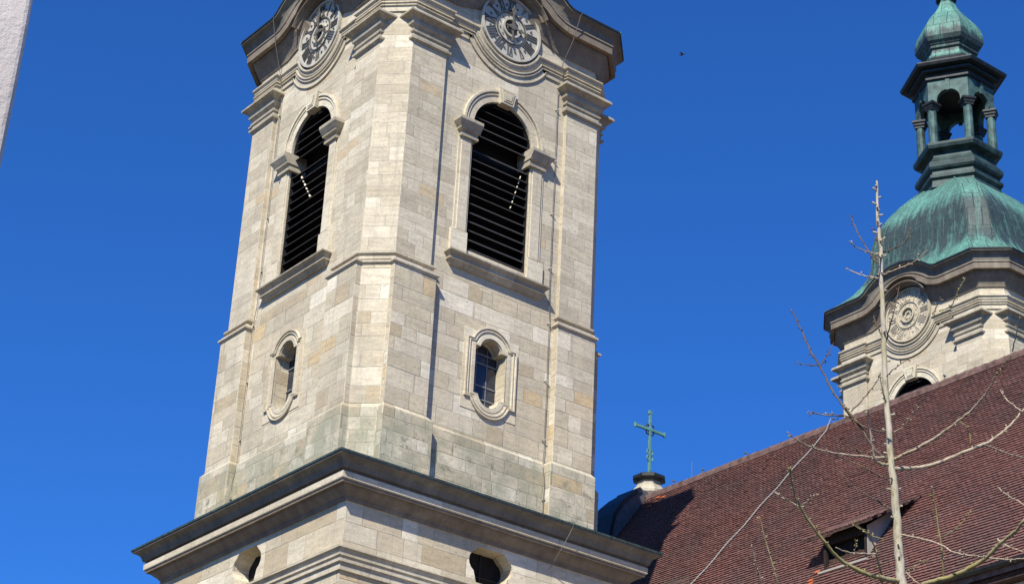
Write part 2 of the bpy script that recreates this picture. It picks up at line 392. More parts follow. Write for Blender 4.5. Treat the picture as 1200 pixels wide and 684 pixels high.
def clock(k, root, white, num, hands=True):
    T = FT(k); cz = 9.68; n = 48
    circ = lambda r, c=cz, m=n: [(r * math.cos(2 * math.pi * i / m), c + r * math.sin(2 * math.pi * i / m)) for i in range(m)]
    dial = MB().plate(T, circ(1.20), [circ(.30)], 4.40, 4.475).build('clock_dial', white, root)
    r = MB().plate(T, circ(1.21), [circ(1.13)], 4.475, 4.545); r.build('rim', white, dial)
    r = MB().plate(T, circ(.60), [circ(.565)], 4.475, 4.52); r.build('hour_ring', white if not hands else num, dial)
    r = MB(); r.plate(T, circ(.36), [circ(.29)], 4.475, 4.56); r.build('hub_ring', white, dial)
    r = MB(); r.plate(T, circ(.295), [], 4.38, 4.43)
    for i in range(8):
        a = 2 * math.pi * i / 8; r.plate(T, circ(.06, cz, 10) and [(.15 * math.cos(a) + .05 * math.cos(b), cz + .15 * math.sin(a) + .05 * math.sin(b)) for b in [math.pi * j / 4 for j in range(8)]], [], 4.43, 4.50)
    r.build('medallion', num if hands else white, dial)
    nm = MB()
    for h in range(1, 13): numeral(nm, T, cz, 4.475, h, .66, 1.07, .035)
    dm = nm
    for i in range(12):
        a = R(15 + 30 * i)
        for rr, s_ in ((.86, .05), (.45, .03)):
            cx, cy = rr * math.cos(a), cz + rr * math.sin(a)
            dm.plate(T, [(cx + s_, cy), (cx, cy + s_), (cx - s_, cy), (cx, cy - s_)], [], 4.475, 4.505)
    nm.build('numerals', num, dial)
    if hands:
        h = MB(); h.plate(T, [(-.03, cz - .55), (.03, cz - .55), (.035, cz + .5), (.11, cz + .68), (.03, cz + .74), (.0, cz + .98), (-.03, cz + .74), (-.11, cz + .68), (-.035, cz + .5)], [], 4.60, 4.625)
        h.plate(T, [(.12 * math.cos(b), cz + .12 * math.sin(b)) for b in [math.pi * j / 6 for j in range(12)]], [], 4.59, 4.64)
        h.build('minute_hand', 'dark', dial)
        h = MB(); a = R(-2); c, s_ = math.cos(a), math.sin(a)
        q = [(-.25, -.03), (.3, -.035), (.36, -.10), (.42, -.03), (.58, 0), (.42, .03), (.36, .10), (.3, .035), (-.25, .03)]
        h.plate(T, [(x * c - y * s_, cz + x * s_ + y * c) for x, y in q], [], 4.57, 4.59); h.build('hour_hand', 'dark', dial)
    return dial

def make_tower(label, first=True):
    root = thing('bell_tower', (0, 0, 0))
    # ---- square lower body
    for k in range(4):
        T = FT(k)
        hole = [hole_outline()] if k < 2 else []
        MB().plate(T, [(-4.99, GZ), (4.99, GZ), (4.99, -7.3), (-4.99, -7.3)], hole, 5.0, 4.2).build('base_wall', 'stone_base', root)
        if k < 2:
            w = MB(); w.plate(T, [(-1.1, -9.6), (1.1, -9.6), (1.1, -8.1), (-1.1, -8.1)], [], 4.45, 4.40)
            wo_ = w.build('vent_window', 'void', root)
            g_ = MB()
            for u in (.0,): g_.box(T, (u - .012, 4.46, -9.5), (u + .012, 4.49, -8.3))
            for z in (-9.05,): g_.box(T, (-.8, 4.47, z - .012), (.8, 4.50, z + .012))
            g_.build('grille', 'louvre', wo_)
    sq = lambda r, z: [(-r, -r, z), (r, -r, z), (r, r, z), (-r, r, z)]
    # low cornice, lip to bed mould (upper mould in grime and painted shade, corona, shade-coloured bed)
    base = 5.0
    P = sq(base, -7.18)
    MB().sweep(P, [(-.3, .0), (.78, 0), (.775, -.075), (.74, -.085), (.66, -.12), (.58, -.18), (.54, -.26), (.52, -.34), (.42, -.36), (.42, -.40), (.47, -.415), (.47, -.44), (-.3, -.44)], True).build('cornice_mould', 'trimdirtshade', root)
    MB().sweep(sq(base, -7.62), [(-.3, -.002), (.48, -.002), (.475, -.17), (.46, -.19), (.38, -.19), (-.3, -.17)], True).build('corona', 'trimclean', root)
    MB().sweep(sq(base, -7.62), [(-.3, -.172), (.43, -.192), (.42, -.27), (.33, -.25), (.29, -.32), (.22, -.38), (.12, -.46), (.10, -.50), (.07, -.505), (.06, -.60), (-.3, -.60)], True).build('bed_mould', 'trimshade', root)
    MB().sweep(P, [(-.9, .30), (.30, .16), (.81, .035), (.81, -.025), (.785, -.025), (.785, .004), (-.9, .004)], True).build('cornice_flashing', 'copper_edge', root)
    MB().sweep(sq(base, -9.58), [(-.3, .06), (.02, .06), (.20, 0), (.20, -.04), (.15, -.05), (.11, -.12), (.10, -.17), (.14, -.175), (.14, -.24), (.09, -.25), (.08, -.31), (.115, -.315), (.115, -.40), (.05, -.41), (.05, -.58), (.07, -.585), (.07, -.62), (-.3, -.62)], True).build('string_course', 'trim', root)
    # ---- shaft walls
    for k in range(4):
        T = FT(k)
        h2 = [small_outline()] if k < 2 else []
        MB().plate(T, [(-3.9, -7.2), (3.9, -7.2), (3.9, -.02), (-3.9, -.02)], h2, WL, WL - .62).build('lower_wall', 'stone_low', root)
        h3 = [win_outline_big()] if k < 2 else []
        MB().plate(T, [(-3.84, .0), (3.84, .0), (3.84, 9.3), (-3.84, 9.3)], h3, WU, WU - .75).build('upper_wall', 'stone', root)
        MB().sweep([T(-2.4, WL, -5.0), T(2.4, WL, -5.0)], [(-.1, .10), (.0, .10), (.09, 0), (.09, -2.25), (-.1, -2.25)]).build('plinth', 'stone_low', root)
    # ---- corner pilasters
    def rotp(k, plan):
        c, s_ = [(1, 0), (0, 1), (-1, 0), (0, -1)][k]
        return [(x * c - y * s_, x * s_ + y * c) for x, y in plan]
    def chain(r, yl, p, cs):   # open plan chain from left face inner edge, round the corner, to right face inner edge
        if cs is None: return [(-r, -p), (-r, -yl), (-yl, -r), (-p, -r)]
        return [(-r, -p), (-r, -yl), (-(cs - yl), -yl), (-yl, -(cs - yl)), (-yl, -r), (-p, -r)]
    for k in range(4):
        up = chain(A, AC, PI_, None); lo = chain(4.66, 3.85, 2.33, 8.33); pl = chain(4.78, 3.93, 2.17, 8.44)
        pil = MB().prism(rotp(k, up + [(-PI_, -4.0), (-4.0, -4.0), (-4.0, -PI_)]), -.01, 9.3).build('corner_pilaster', 'stone', root, bevel=.012)
        b = MB().prism(rotp(k, lo + [(-2.33, -4.0), (-4.0, -4.0), (-4.0, -2.33)]), -5.0, -.2)
        b.build('pilaster_pedestal', 'stone_low', pil, bevel=.015)
        # plinth with sloped top
        q0 = rotp(k, pl + [(-2.17, -4.0), (-4.0, -4.0), (-4.0, -2.17)]); q1 = rotp(k, chain(4.663, 3.853, 2.32, 8.335) + [(-2.32, -4.0), (-4.0, -4.0), (-4.0, -2.32)])
        MB().rings([[(x, y, -7.2) for x, y in q0], [(x, y, -4.99) for x, y in q0], [(x, y, -4.86) for x, y in q1]]).build('pilaster_plinth', 'stone_low', pil, bevel=.02)
        # string course across the corner
        sc = rotp(k, [(-4.0, -PI_)] + up + [(-PI_, -4.0)])
        MB().sweep([(x, y, 0) for x, y in sc], [(-.1, .06), (.01, .06), (.12, .0), (.12, -.05), (.05, -.10), (.05, -.22), (.10, -.24), (-.1, -.24)]).build('string_course', 'trim', pil)
        sc = rotp(k, [(-4.0, -2.33)] + lo + [(-2.33, -4.0)])
        MB().sweep([(x, y, -.22) for x, y in sc], [(-.1, .0), (-.03, 0), (.07, -.07), (.07, -.13), (.0, -.19), (-.1, -.19)]).build('string_course', 'trim', pil)
        # two capitals
        prof = [(0, 7.47), (.06, 7.51), (.10, 7.53), (.11, 7.60), (.04, 7.62), (.025, 7.78), (.075, 7.80), (.085, 7.86), (.04, 7.88), (.035, 7.97), (.07, 7.99), (.135, 8.05), (.15, 8.11), (.15, 8.15), (.11, 8.16), (.12, 8.21), (.18, 8.27), (.27, 8.32), (.345, 8.345), (.35, 8.40), (.30, 8.47)]
        for side in (0, 1):
            rs = []
            for o, z in prof:
                q = [(-(A + o), -PI_ + o), (-(A + o), -(AC + o)), (-4.125, -(AC + o)), (-4.125, -PI_ + o)]
                if side: q = [(y, x) for x, y in q]
                rs.append([(x, y, z) for x, y in rotp(k, q)])
            MB().rings(rs).build('capital', 'trimcap', pil)
    # ---- entablature moulding that swings below the clocks
    a0 = math.degrees(math.asin(.48 / 1.27))
    cur = [(u, WU, z) for u, z in arc(0, 9.68, 1.27, 180 + a0, 360 - a0, 22)]
    face = [(-AC, A, 9.2), (-PI_, A, 9.2), (-PI_, WU, 9.2)] + cur + [(PI_, WU, 9.2), (PI_, A, 9.2), (AC, A, 9.2)]
    path = bump_path(face, 0, 0)
    MB().sweep(path, [(-.1, .02), (.02, .02), (.16, -.03), (.16, -.08), (.10, -.12), (.09, -.20), (.045, -.23), (.04, -.28), (.115, -.285), (.115, -.325), (.06, -.335), (.06, -.38), (.085, -.385), (.085, -.415), (.03, -.42), (.03, -.58), (.055, -.59), (.055, -.63), (-.1, -.63)], True).build('entablature', 'trim', root)
    fr = [(-3.7, 4.40), (3.7, 4.40)]
    ring = []
    for k in range(4): ring += [FT(k)(u, w, 0)[:2] for u, w in fr]
    MB().prism(ring, 9.21, 11.0).build('frieze', 'stone', root)
    # ---- eaves cornice, arched over each clock
    Rb = 2.7; ab = math.degrees(math.asin(1.9 / Rb))
    zc = 11.0 + .8 - Rb
    arcp = [(-u, 4.42, z) for u, z in arc(0, zc, Rb, 90 - ab, 90 + ab, 30)]
    arcp = [(-p[0], p[1], p[2]) for p in reversed(arcp)] if arcp[0][0] > 0 else arcp
    arcp = sorted(arcp, key=lambda p: p[0])
    face = [(-3.72, 4.42, 11.0), (-2.15, 4.42, 11.0), (-2.0, 4.42, 11.02)] + arcp[1:-1] + [(2.0, 4.42, 11.02), (2.15, 4.42, 11.0), (3.72, 4.42, 11.0)]
    path = bump_path(face, 0, 0)
    MB().sweep(path, [(-.3, 0), (.77, 0), (.765, -.08), (.73, -.09), (.65, -.13), (.58, -.19), (.54, -.27), (.52, -.35), (.50, -.40), (.53, -.415), (.53, -.44), (-.3, -.44)], True).build('eaves_cornice', 'trimdirtshade', root)
    bed = [(-.3, -.442), (.56, -.442), (.57, -.50), (.535, -.53), (.53, -.78), (.40, -.79), (.36, -.74), (.32, -.84), (.28, -.92), (.20, -1.02), (.14, -1.12), (.06, -1.28), (.03, -1.38), (-.3, -1.38)]
    def bedf(u, zt_):
        u = abs(u)
        if u >= 2.1: return 1.
        zl = 9.68 + math.sqrt(max(0, 1.36 ** 2 - u * u)) if u < 1.34 else 9.72
        return max(.2, min(1., (zt_ - .442 - zl) / .94))
    fs_ = [bedf(p[0], p[2]) for p in face] * 4
    mb_ = MB(); n0 = len(path)
    for i_ in range(1): mb_.sweep(path, bed, True)
    npf = len(bed)
    for vi in range(n0):     # squash the part below the fillet towards it
        f_ = fs_[vi]
        if f_ < .999:
            top_ = Vector(mb_.v[vi * npf]); low_ = Vector(mb_.v[vi * npf + npf - 1]); ax_ = low_ - top_
            for q_ in range(npf):
                p_ = Vector(mb_.v[vi * npf + q_]); t_ = (p_ - top_).dot(ax_) / ax_.length_squared
                mb_.v[vi * npf + q_] = tuple(p_ - ax_ * t_ * (1 - f_))
    mb_.build('eaves_bed_mould', 'trimshade', root)
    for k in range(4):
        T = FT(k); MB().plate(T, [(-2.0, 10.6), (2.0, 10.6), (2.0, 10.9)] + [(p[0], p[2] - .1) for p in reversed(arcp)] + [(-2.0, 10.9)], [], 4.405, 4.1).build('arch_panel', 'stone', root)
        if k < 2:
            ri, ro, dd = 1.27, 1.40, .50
            MB().rings([[T(q_ * math.cos(R(a)), 4.40 + w_, 9.68 + q_ * math.sin(R(a))) for q_, w_ in ((ri, -.1), (ri, .30), (ri + .06, .33), (ri + .07, .42), (ri + .10, dd), (ro, dd), (ro, -.1))] for a in range(30, 151, 4)]).build('clock_hood', 'trimshade', root)
    # ---- copper dome
    prof = [(11.0, 5.21, 1.13), (11.16, 4.95, 1.08), (11.4, 4.62, 1.02), (11.8, 4.2, .94), (12.2, 3.88, .86), (12.7, 3.58, .79), (13.2, 3.40, .74), (13.8, 3.32, .71), (14.3, 3.27, .69), (14.8, 3.14, .67), (15.2, 2.97, .64), (15.6, 2.75, .62), (16.0, 2.48, .60), (16.35, 2.22, .58), (16.7, 1.92, .55), (17.05, 1.58, .52), (17.3, 1.3, .5)]
    def cen(z): t = max(0, min(1, (z - 11) / 6.)); return (-.25 * t, .31 * t)
    rs = []
    for z, r, c in prof:
        cx, cy = cen(z); q = []
        for k in range(4):
            e = r - c; ua = min(2.12, e * .62); ub = min(2.0, e * .58); wm = min(r, 4.15)
            q += [FT(k)(-e, r, z), FT(k)(-ua, r, z), FT(k)(-ub, wm, z), FT(k)(ub, wm, z), FT(k)(ua, r, z), FT(k)(e, r, z)]
        rs.append([(x + cx, y + cy, z) for x, y, z in q])
    dome = MB().rings(rs).build('dome', 'copper', root)
    b = MB()   # ridge rolls at the dome's angles
    for i in range(24):
        if i % 6 in (0, 5): b.tube([r[i] for r in rs], .045, 6)
    b.build('ridge_roll', 'copper', dome)
    for k in range(4):
        T = FT(k); rr = []
        us = [-2.15, -2.0] + [p[0] for p in arcp[1:-1]] + [2.0, 2.15]; zs = [11.0, 11.02] + [p[2] for p in arcp[1:-1]] + [11.02, 11.0]
        rows = []
        for w, dz in ((5.21, .01), (4.9, .10), (4.5, .24), (4.0, .40), (3.5, .50), (3.0, .56)):
            rows.append([T(u, w, z + dz) for u, z in zip(us, zs)] )
        m = MB(); nn = len(us); vs = [p for r in rows for p in r]; nb = len(vs)
        vs += [(x, y, z - .05) for x, y, z in vs]
        fs = []
        for j in range(5):
            for i in range(nn - 1):
                q = (j * nn + i, j * nn + i + 1, (j + 1) * nn + i + 1, (j + 1) * nn + i); fs += [q, tuple(nb + x for x in q[::-1])]
        for i in range(nn - 1): fs.append((i, nb + i, nb + i + 1, i + 1))
        m.add(vs, fs).build('dome_hood', 'copper', dome)
    # copper drip edge
    MB().sweep(path, [(-.2, .035), (.80, .035), (.80, -.03), (.78, -.03), (.78, .004), (-.2, .004)], True).build('drip_edge', 'lead', root)
    # ---- hexagonal lantern
    lc = (-.25, .31); lan = None
    def hexr(r, z, c=lc): return [(c[0] + r * math.cos(R(60 * i)), c[1] + r * math.sin(R(60 * i)), z) for i in range(6)]
    lan = MB().rings([hexr(r, z) for z, r in ((16.9, 1.86), (17.25, 1.82), (17.35, 1.95), (17.5, 1.95), (17.56, 1.82), (17.74, 1.80), (17.80, 1.92), (17.90, 1.98), (18.05, 1.99), (18.18, 1.93), (18.3, 1.80), (18.5, 1.68), (18.75, 1.61), (18.80, 1.70), (18.86, 1.96), (19.0, 2.02), (19.12, 2.02), (19.2, 1.8))]).build('lantern_base', 'verdigris_dark', root)
    lan.name = 'lantern'
    for i in range(6):
        a = R(60 * i); ax, ay = lc[0] + 1.60 * math.cos(a), lc[1] + 1.60 * math.sin(a)
        h6 = lambda r, z: [(ax + r * math.cos(R(45 + 60 * i + 90 * j)) , ay + r * math.sin(R(45 + 60 * i + 90 * j)), z) for j in range(4)]
        h8 = lambda r, z: [(ax + r * math.cos(R(60 * i + 30 * j)), ay + r * math.sin(R(60 * i + 30 * j)), z) for j in range(12)]
        col = MB().rings([h8(.26, 19.1), h8(.26, 19.25), h8(.215, 19.3), h8(.20, 20.95), h8(.20, 21.0)]).build('column', 'verdigris', lan)
        MB().rings([h6(.30, 20.95), h6(.30, 21.02), h6(.36, 21.1), h6(.36, 21.16), h6(.44, 21.22), h6(.44, 21.32), h6(.33, 21.34)]).build('capital', 'lead', col)
    for i in range(6):  # arched panels between the columns
        a = R(60 * i + 30); n_ = Vector((math.cos(a), math.sin(a), 0)); t_ = Vector((-math.sin(a), math.cos(a), 0)); c0 = Vector((lc[0], lc[1], 0))
        T = lambda u, w, z: tuple(c0 + n_ * w + t_ * u + Vector((0, 0, z)))
        out = [(-.90, 21.3), (-.52, 21.3)] + [(x, z) for x, z in arc(0, 21.42, .52, 180, 0, 12)] + [(.52, 21.3), (.90, 21.3), (.90, 22.45), (-.90, 22.45)]
        ap = MB().plate(T, out, [], 1.56, 1.30).build('arch', 'verdigris', lan)
        MB().box(T, (-.09, 1.56, 21.85), (.09, 1.63, 22.42)).build('keystone', 'verdigris', ap)
    MB().rings([hexr(1.2, 22.35), hexr(1.66, 22.36)] + [hexr(r, z) for z, r in ((22.42, 1.72), (22.5, 1.92), (22.6, 1.92), (22.64, 1.80), (22.76, 1.86), (22.82, 2.12), (22.92, 2.14), (22.98, 2.06), (23.02, 2.40), (23.14, 2.46), (23.2, 2.46), (23.35, 2.1), (23.6, 1.75), (23.85, 1.52), (23.95, 1.45))]).build('lantern_cornice', 'lead', lan)
    oc = (-.30, .37)
    pr = [(23.9, 1.42), (24.02, 1.45), (24.08, 1.30), (24.45, 1.22), (24.52, 1.32), (24.60, 1.33), (24.66, 1.28), (24.85, 1.50), (25.05, 1.60), (25.3, 1.60), (25.55, 1.57), (25.85, 1.47), (26.15, 1.30), (26.5, 1.04), (26.85, .77), (27.15, .57), (27.4, .45), (27.6, .38), (27.72, .36)]
    on = MB().rings([hexr(r, z, oc) for z, r in pr]).build('onion_cap', 'copper', lan)
    fin = MB(); ci = lambda r, z: [(oc[0] + r * math.cos(R(30 * i)), oc[1] + r * math.sin(R(30 * i)), z) for i in range(12)]
    fin.rings([ci(r, z) for z, r in ((27.7, .3), (27.72, .46), (27.8, .5), (27.86, .46), (27.9, .2), (28.0, .2), (28.2, .42), (28.5, .52), (28.8, .42), (29.0, .15), (29.1, .05), (31.0, .04))]).build('finial', 'lead', lan)
    # ---- windows (the two faces the photograph looks at)
    for k in (0, 1):
        T = FT(k)
        win = MB()
        for s_ in (-1, 1):
            e = sorted((s_ * 1.171, s_ * 1.70)); win.box(T, (e[0], WU - .1, 1.66), (e[1], WU + .035, 4.95))
            e = sorted((s_ * 1.24, s_ * 1.60)); win.box(T, (e[0], WU, 1.70), (e[1], WU + .075, 4.95))
            e = sorted((s_ * 1.171, s_ * 1.80)); win.box(T, (e[0], WU - .1, .86), (e[1], WU + .10, 1.66))
        rg = []
        pf = [(1.172, -.1), (1.172, .05), (1.40, .05), (1.41, .085), (1.47, .085), (1.48, .05), (1.50, .05), (1.51, .12), (1.60, .12), (1.60, -.1)]
        for i in range(31):
            a = R(180 * i / 30); rg.append([T(r * math.cos(a), WU + w, 5.55 + .06 + r * math.sin(a)) for r, w in pf])
        win.rings(rg)
        wo_ = win.build('belfry_window', 'surround', root, bevel=.01)
        # keystone with recessed panel
        kz = MB(); kz.plate(T, [(-.24, 6.72), (.24, 6.72), (.36, 7.26), (-.36, 7.26)], [], WU - .1, WU + .19)
        kz.plate(T, [(-.11, 6.86), (.11, 6.86), (.18, 7.14), (-.18, 7.14)], [], WU + .19, WU + .23)
        kz.plate(T, [(-.17, 6.80), (.17, 6.80), (.25, 7.20), (-.25, 7.20)], [[(-.14, 6.83), (.14, 6.83), (.215, 7.17), (-.215, 7.17)]], WU + .19, WU + .215)
        kz.build('keystone', 'surround', wo_)
        for s_ in (-1, 1):   # imposts
            rs = []
            for o, z in ((.0, 4.93), (.05, 4.94), (.06, 5.02), (.02, 5.05), (.03, 5.12), (.12, 5.16), (.14, 5.22), (.16, 5.24), (.26, 5.38), (.27, 5.40), (.27, 5.50), (.22, 5.53)):
                u0, u1 = 1.06 - min(o, .1) * .5, 1.64 + o
                q = [(s_ * u0, WU - .5), (s_ * u0, WU + .10 + o), (s_ * u1, WU + .10 + o), (s_ * u1, WU - .5)]
                rs.append([T(u, w, z) for u, w in q])
            MB().rings(rs).build('impost', 'trimgrime', wo_)
        rs = []
        sill = MB()
        for o, z in ((.0, .41), (.05, .43), (.10, .50), (.15, .54), (.19, .55), (.19, .585), (.14, .60), (.17, .67), (.24, .73), (.31, .76), (.32, .80), (.10, .88)):
            q = [(-1.72 - o * .7, WU - .2), (-1.72 - o * .7, WU + .04 + o), (1.72 + o * .7, WU + .04 + o), (1.72 + o * .7, WU - .2)]
            rs.append([T(u, w, z) for u, w in q])
        sill.rings(rs).build('sill', 'trimgrime', wo_)
        # louvre boards and a near-black sheet for the chamber's shade behind them
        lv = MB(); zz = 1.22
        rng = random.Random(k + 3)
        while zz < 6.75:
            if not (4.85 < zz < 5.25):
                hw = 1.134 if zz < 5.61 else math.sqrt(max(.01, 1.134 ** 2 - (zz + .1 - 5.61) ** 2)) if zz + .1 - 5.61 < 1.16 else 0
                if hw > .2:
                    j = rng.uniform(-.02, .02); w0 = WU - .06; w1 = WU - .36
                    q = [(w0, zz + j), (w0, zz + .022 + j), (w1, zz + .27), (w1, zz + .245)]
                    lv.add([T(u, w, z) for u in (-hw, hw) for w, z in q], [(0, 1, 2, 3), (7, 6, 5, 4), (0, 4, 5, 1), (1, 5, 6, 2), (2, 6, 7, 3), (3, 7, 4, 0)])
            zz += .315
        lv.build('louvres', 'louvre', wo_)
        MB().plate(T, [(-1.165, 1.145), (1.165, 1.145)] + arc(0, 5.61, 1.165, 0, 180, 24), [[(-1.135, 1.175), (1.135, 1.175)] + arc(0, 5.61, 1.135, 0, 180, 24)], WU - .05, WU - .6).build('shade_lining', 'void', wo_)  # dark lining puts shade on the reveals by colour
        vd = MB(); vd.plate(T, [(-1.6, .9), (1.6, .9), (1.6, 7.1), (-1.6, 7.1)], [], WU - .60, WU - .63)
        vd.build('shade_backing', 'void', wo_)
        # slanting row of short separate pale dashes among the louvres
        if k == 0: rp = [T(-.62, WU - .12, 4.6), T(.24, WU - .12, 3.3)]
        else: rp = [T(.90, WU - .12, 4.6), T(.53, WU - .12, 3.2)]
        for i in range(6 if k == 0 else 7):
            rb = MB()
            t0 = i / 7 + .02; a_, b_ = Vector(rp[0]), Vector(rp[1])
            rb.tube([a_.lerp(b_, t0), a_.lerp(b_, t0 + .07)], .030 if k == 0 else .017, 5)
            rb.build('louvre_dash', 'dash_pale', wo_)
        # ---- small window
        sw = MB(); sw.plate(T, [(-1.03, -4.02), (1.03, -4.02), (1.03, -1.42), (-1.03, -1.42)], [small_off(.03)], WL - .1, WL + .018)
        so = sw.build('small_window', 'surround', root)
        fm = MB(); frame_strip(fm, T, small_off, [(.03, WL), (.03, WL + .04), (.15, WL + .04), (.16, WL + .025), (.23, WL + .025), (.24, WL + .065), (.27, WL + .065), (.28, WL + .03), (.32, WL + .03), (.33, WL + .085), (.37, WL + .085), (.375, WL)])
        fm.build('frame', 'surround', so)
        gl = MB().plate(T, [(-.75, -3.95), (.75, -3.95), (.75, -1.45), (-.75, -1.45)], [], WL - .46, WL - .48).build('pane', 'glass', so)
        br = MB()
        for u in (-.2, .2): br.box(T, (u - .012, WL - .458, -3.9), (u + .012, WL - .44, -1.5))
        for z in (-3.35, -2.93, -2.2, -1.9): br.box(T, (-.7, WL - .455, z - .02), (.7, WL - .43, z + .02))
        br.build('glazing_bar', 'bar', so)
    return root

tower = make_tower('')
tag(tower, 'large cream limestone bell tower filling the middle, louvred windows and black numeral clocks', 'bell tower', 'the pair of church bell towers')
twin = copy_tree(tower)
twin.location = (30.522, 1.627, .779)
tag(twin, 'more distant bell tower rising behind the tiled roof under a green copper dome and lantern', 'bell tower')
for k in (0, 1): clock(k, tower, 'white', 'dark')
for k in (0, 1): clock(k, twin, 'trim', 'trim', hands=False)
# lightning conductors on the near tower
for k, u0 in ((1, 2.12), (0, -2.18)):
    T = FT(k)
    pts = [T(u0 + .25, 5.22, 11.02), T(u0 + .2, 5.2, 10.9), T(u0 + .12, 4.95, 10.0), T(u0, 4.62, 9.22), T(u0, 4.56, 9.0), T(u0, 4.48, 8.5), T(u0, WU + .06, 8.2)]
    z = 8.2
    while z > -6.8:
        z -= .6; pts.append(T(u0 + random.uniform(-.015, .015), (WU if z > 0 else WL) + .07 + (.09 if z < -5 else 0), z))
    if k == 1: pts += [T(u0 + .03, 5.0, -6.85), T(u0 + .2, 5.84, -7.12), T(u0 + .1, 5.7, -7.5), T(u0, 5.5, -7.9), T(u0 - .05, 5.05, -8.4)]
    c = MB(); c.tube(pts, .012, 5)
    cb = c.build('lightning_cable', 'cable', tower)
    z = 7.5
    while z > -6.5:
        br = MB(); br.tube([T(u0 - .05, (WU if z > 0 else WL) - .0, z), T(u0 + .04, (WU if z > 0 else WL) + .10 + (.09 if z < -5 else 0), z + .02)], .022, 5); z -= 1.95
        br.build('bracket', 'cable', cb)

# ------------------------------------------------------------------ nave
XR, ZR, XE, ZE = 15.26, .40, 7.5, -9.72
YB, YF = -34.0, 5.6
nave = thing('church_nave', (0, 0, 0), label='long church nave with steep dark red clay tiled roof beside the near tower', cat='church nave')
sl = Vector((XE - XR, 0, ZE - ZR)); L = sl.length; sd = sl.normalized(); nn_ = Vector((sd.z, 0, -sd.x)); nn_ = nn_ if nn_.z > 0 else -nn_
def RP(s_, y, h=0.): return Vector((XR, y, ZR)) + sd * s_ + nn_ * h
def tiles(side):
    v = []; f = []; val = []; rng = random.Random(11 + side)
    ex, tw = .148, .185; n = int(L / ex)
    for i in range(n + 1):
        off = (i % 2) * tw / 2; sag = 0
        y = -26.0 if side == 0 else -8.; s0 = i * ex; rowr = rng.random()
        while y < YF - .1:
            yy = y + off; r = .45 * rowr + .40 * rng.random() + .30 * abs(mnoise.noise(Vector((s0 * .9, yy * .5, 8)))); h = rng.gauss(0, .0024) + .030 * mnoise.noise(Vector((s0 * .5, yy * .35, 3))); ds = rng.gauss(0, .004); j = rng.gauss(0, .0025)
            b = len(v); w = tw / 2 - .0012
            pr = [(-w, -.03), (w, -.03), (w, ex - .012), (w * .72, ex + .006), (w * .3, ex + .013), (-w * .3, ex + .013), (-w * .72, ex + .006), (-w, ex - .012)]
            if side == 0: skip = False
            for (du, dsx) in pr:
                t = (dsx + .03) / (ex + .05); p = RP(s0 + dsx + ds, yy + du, h + .006 + t * .056 + j * (1 if du > 0 else -1)); v.append(p)
            for (du, dsx) in pr[2:]: 
                t = (dsx + .03) / (ex + .05); v.append(RP(s0 + dsx + ds, yy + du, h + t * .056 - .050))
            f.append(tuple(b + q for q in range(8))); val += [r]
            for q in range(5): f.append((b + 2 + q, b + 8 + q, b + 9 + q, b + 3 + q)); val.append(r)
            y += tw
    if side: v = [Vector((2 * XR - p.x, p.y, p.z)) for p in v]
    me = bpy.data.meshes.new('roof_tiles'); me.from_pydata([tuple(p) for p in v], [], f); me.update()
    at = me.attributes.new('tile', 'FLOAT', 'FACE'); at.data.foreach_set('value', val)
    me.materials.append(M['tile']); o = bpy.data.objects.new('roof_tiles', me); COL.objects.link(o); return o
deck = MB().rings([[(XR, YB, ZR - .03), (XR, YF, ZR - .03), (XR, YF, ZR - .3), (XR, YB, ZR - .3)], [(XE, YB, ZE - .03), (XE, YF, ZE - .03), (XE, YF, ZE - .3), (XE, YB, ZE - .3)]])
X2 = 2 * XR - XE
deck.rings([[(XR + .002, YB, ZR - .03), (XR + .002, YF, ZR - .03), (XR + .002, YF, ZR - .3), (XR + .002, YB, ZR - .3)], [(X2, YB, ZE - .03), (X2, YF, ZE - .03), (X2, YF, ZE - .3), (X2, YB, ZE - .3)]])
rf = deck.build('roof', 'ridge', nave)
tiles(0).parent = rf
rg = MB(); y = -26.0
while y < YF - .1:
    rr = random.uniform(-.01, .01); d_ = .43
    s1 = [(XR + .19 * math.cos(a) * 1.15, y - .0, ZR - .05 + .17 * math.sin(a) + rr) for a in [math.pi * i / 8 for i in range(9)]]
    s2 = [(XR + .165 * math.cos(a) * 1.15, y + d_, ZR - .05 + .145 * math.sin(a) + rr) for a in [math.pi * i / 8 for i in range(9)]]
    rg.rings([s1, s2]); y += .40
rg.build('ridge_tiles', 'ridge', rf)
MB().box(I3, (XR - .22, -26, ZR - .20), (XR + .22, YF - .1, ZR - .06)).build('ridge_mortar', 'ridge', rf)
# small hooks and a thin rod on the ridge
hk = MB()
for y in (4.2, 2.6, .35, -1.9, -4.0, -6.5, -9):
    hk.tube([(XR, y, ZR), (XR, y, ZR + .26)], .018, 5); hk.tube([(XR - .05, y, ZR + .26), (XR + .05, y, ZR + .28)], .035, 5)
hk.tube([(XR, 3.2, ZR), (XR, 3.2, ZR + .75)], .012, 5)
hk.build('ridge_hook', 'dark', rf)
# walls, eaves
MB().box(I3, (8.0, YB, GZ), (2 * XR - 8.0, YF, ZE + .1)).build('nave_wall', 'plaster', nave)
MB().box(I3, (XE + .1, YB, ZE - .45), (8.05, YF, ZE - .28)).build('eaves_soffit', 'wood', nave)
gt = MB(); gp = [(XE - .08 + .10 * math.cos(a), ZE - .06 + .10 * math.sin(a)) for a in [math.pi + math.pi * i / 8 for i in range(9)]]
gt.rings([[(x, YB, z) for x, z in gp + [(x + (XE - .08 - x) * .12, z + .012) for x, z in reversed(gp)]], [(x, YF - 1, z) for x, z in gp + [(x + (XE - .08 - x) * .12, z + .012) for x, z in reversed(gp)]]]).build('gutter', 'lead', rf)
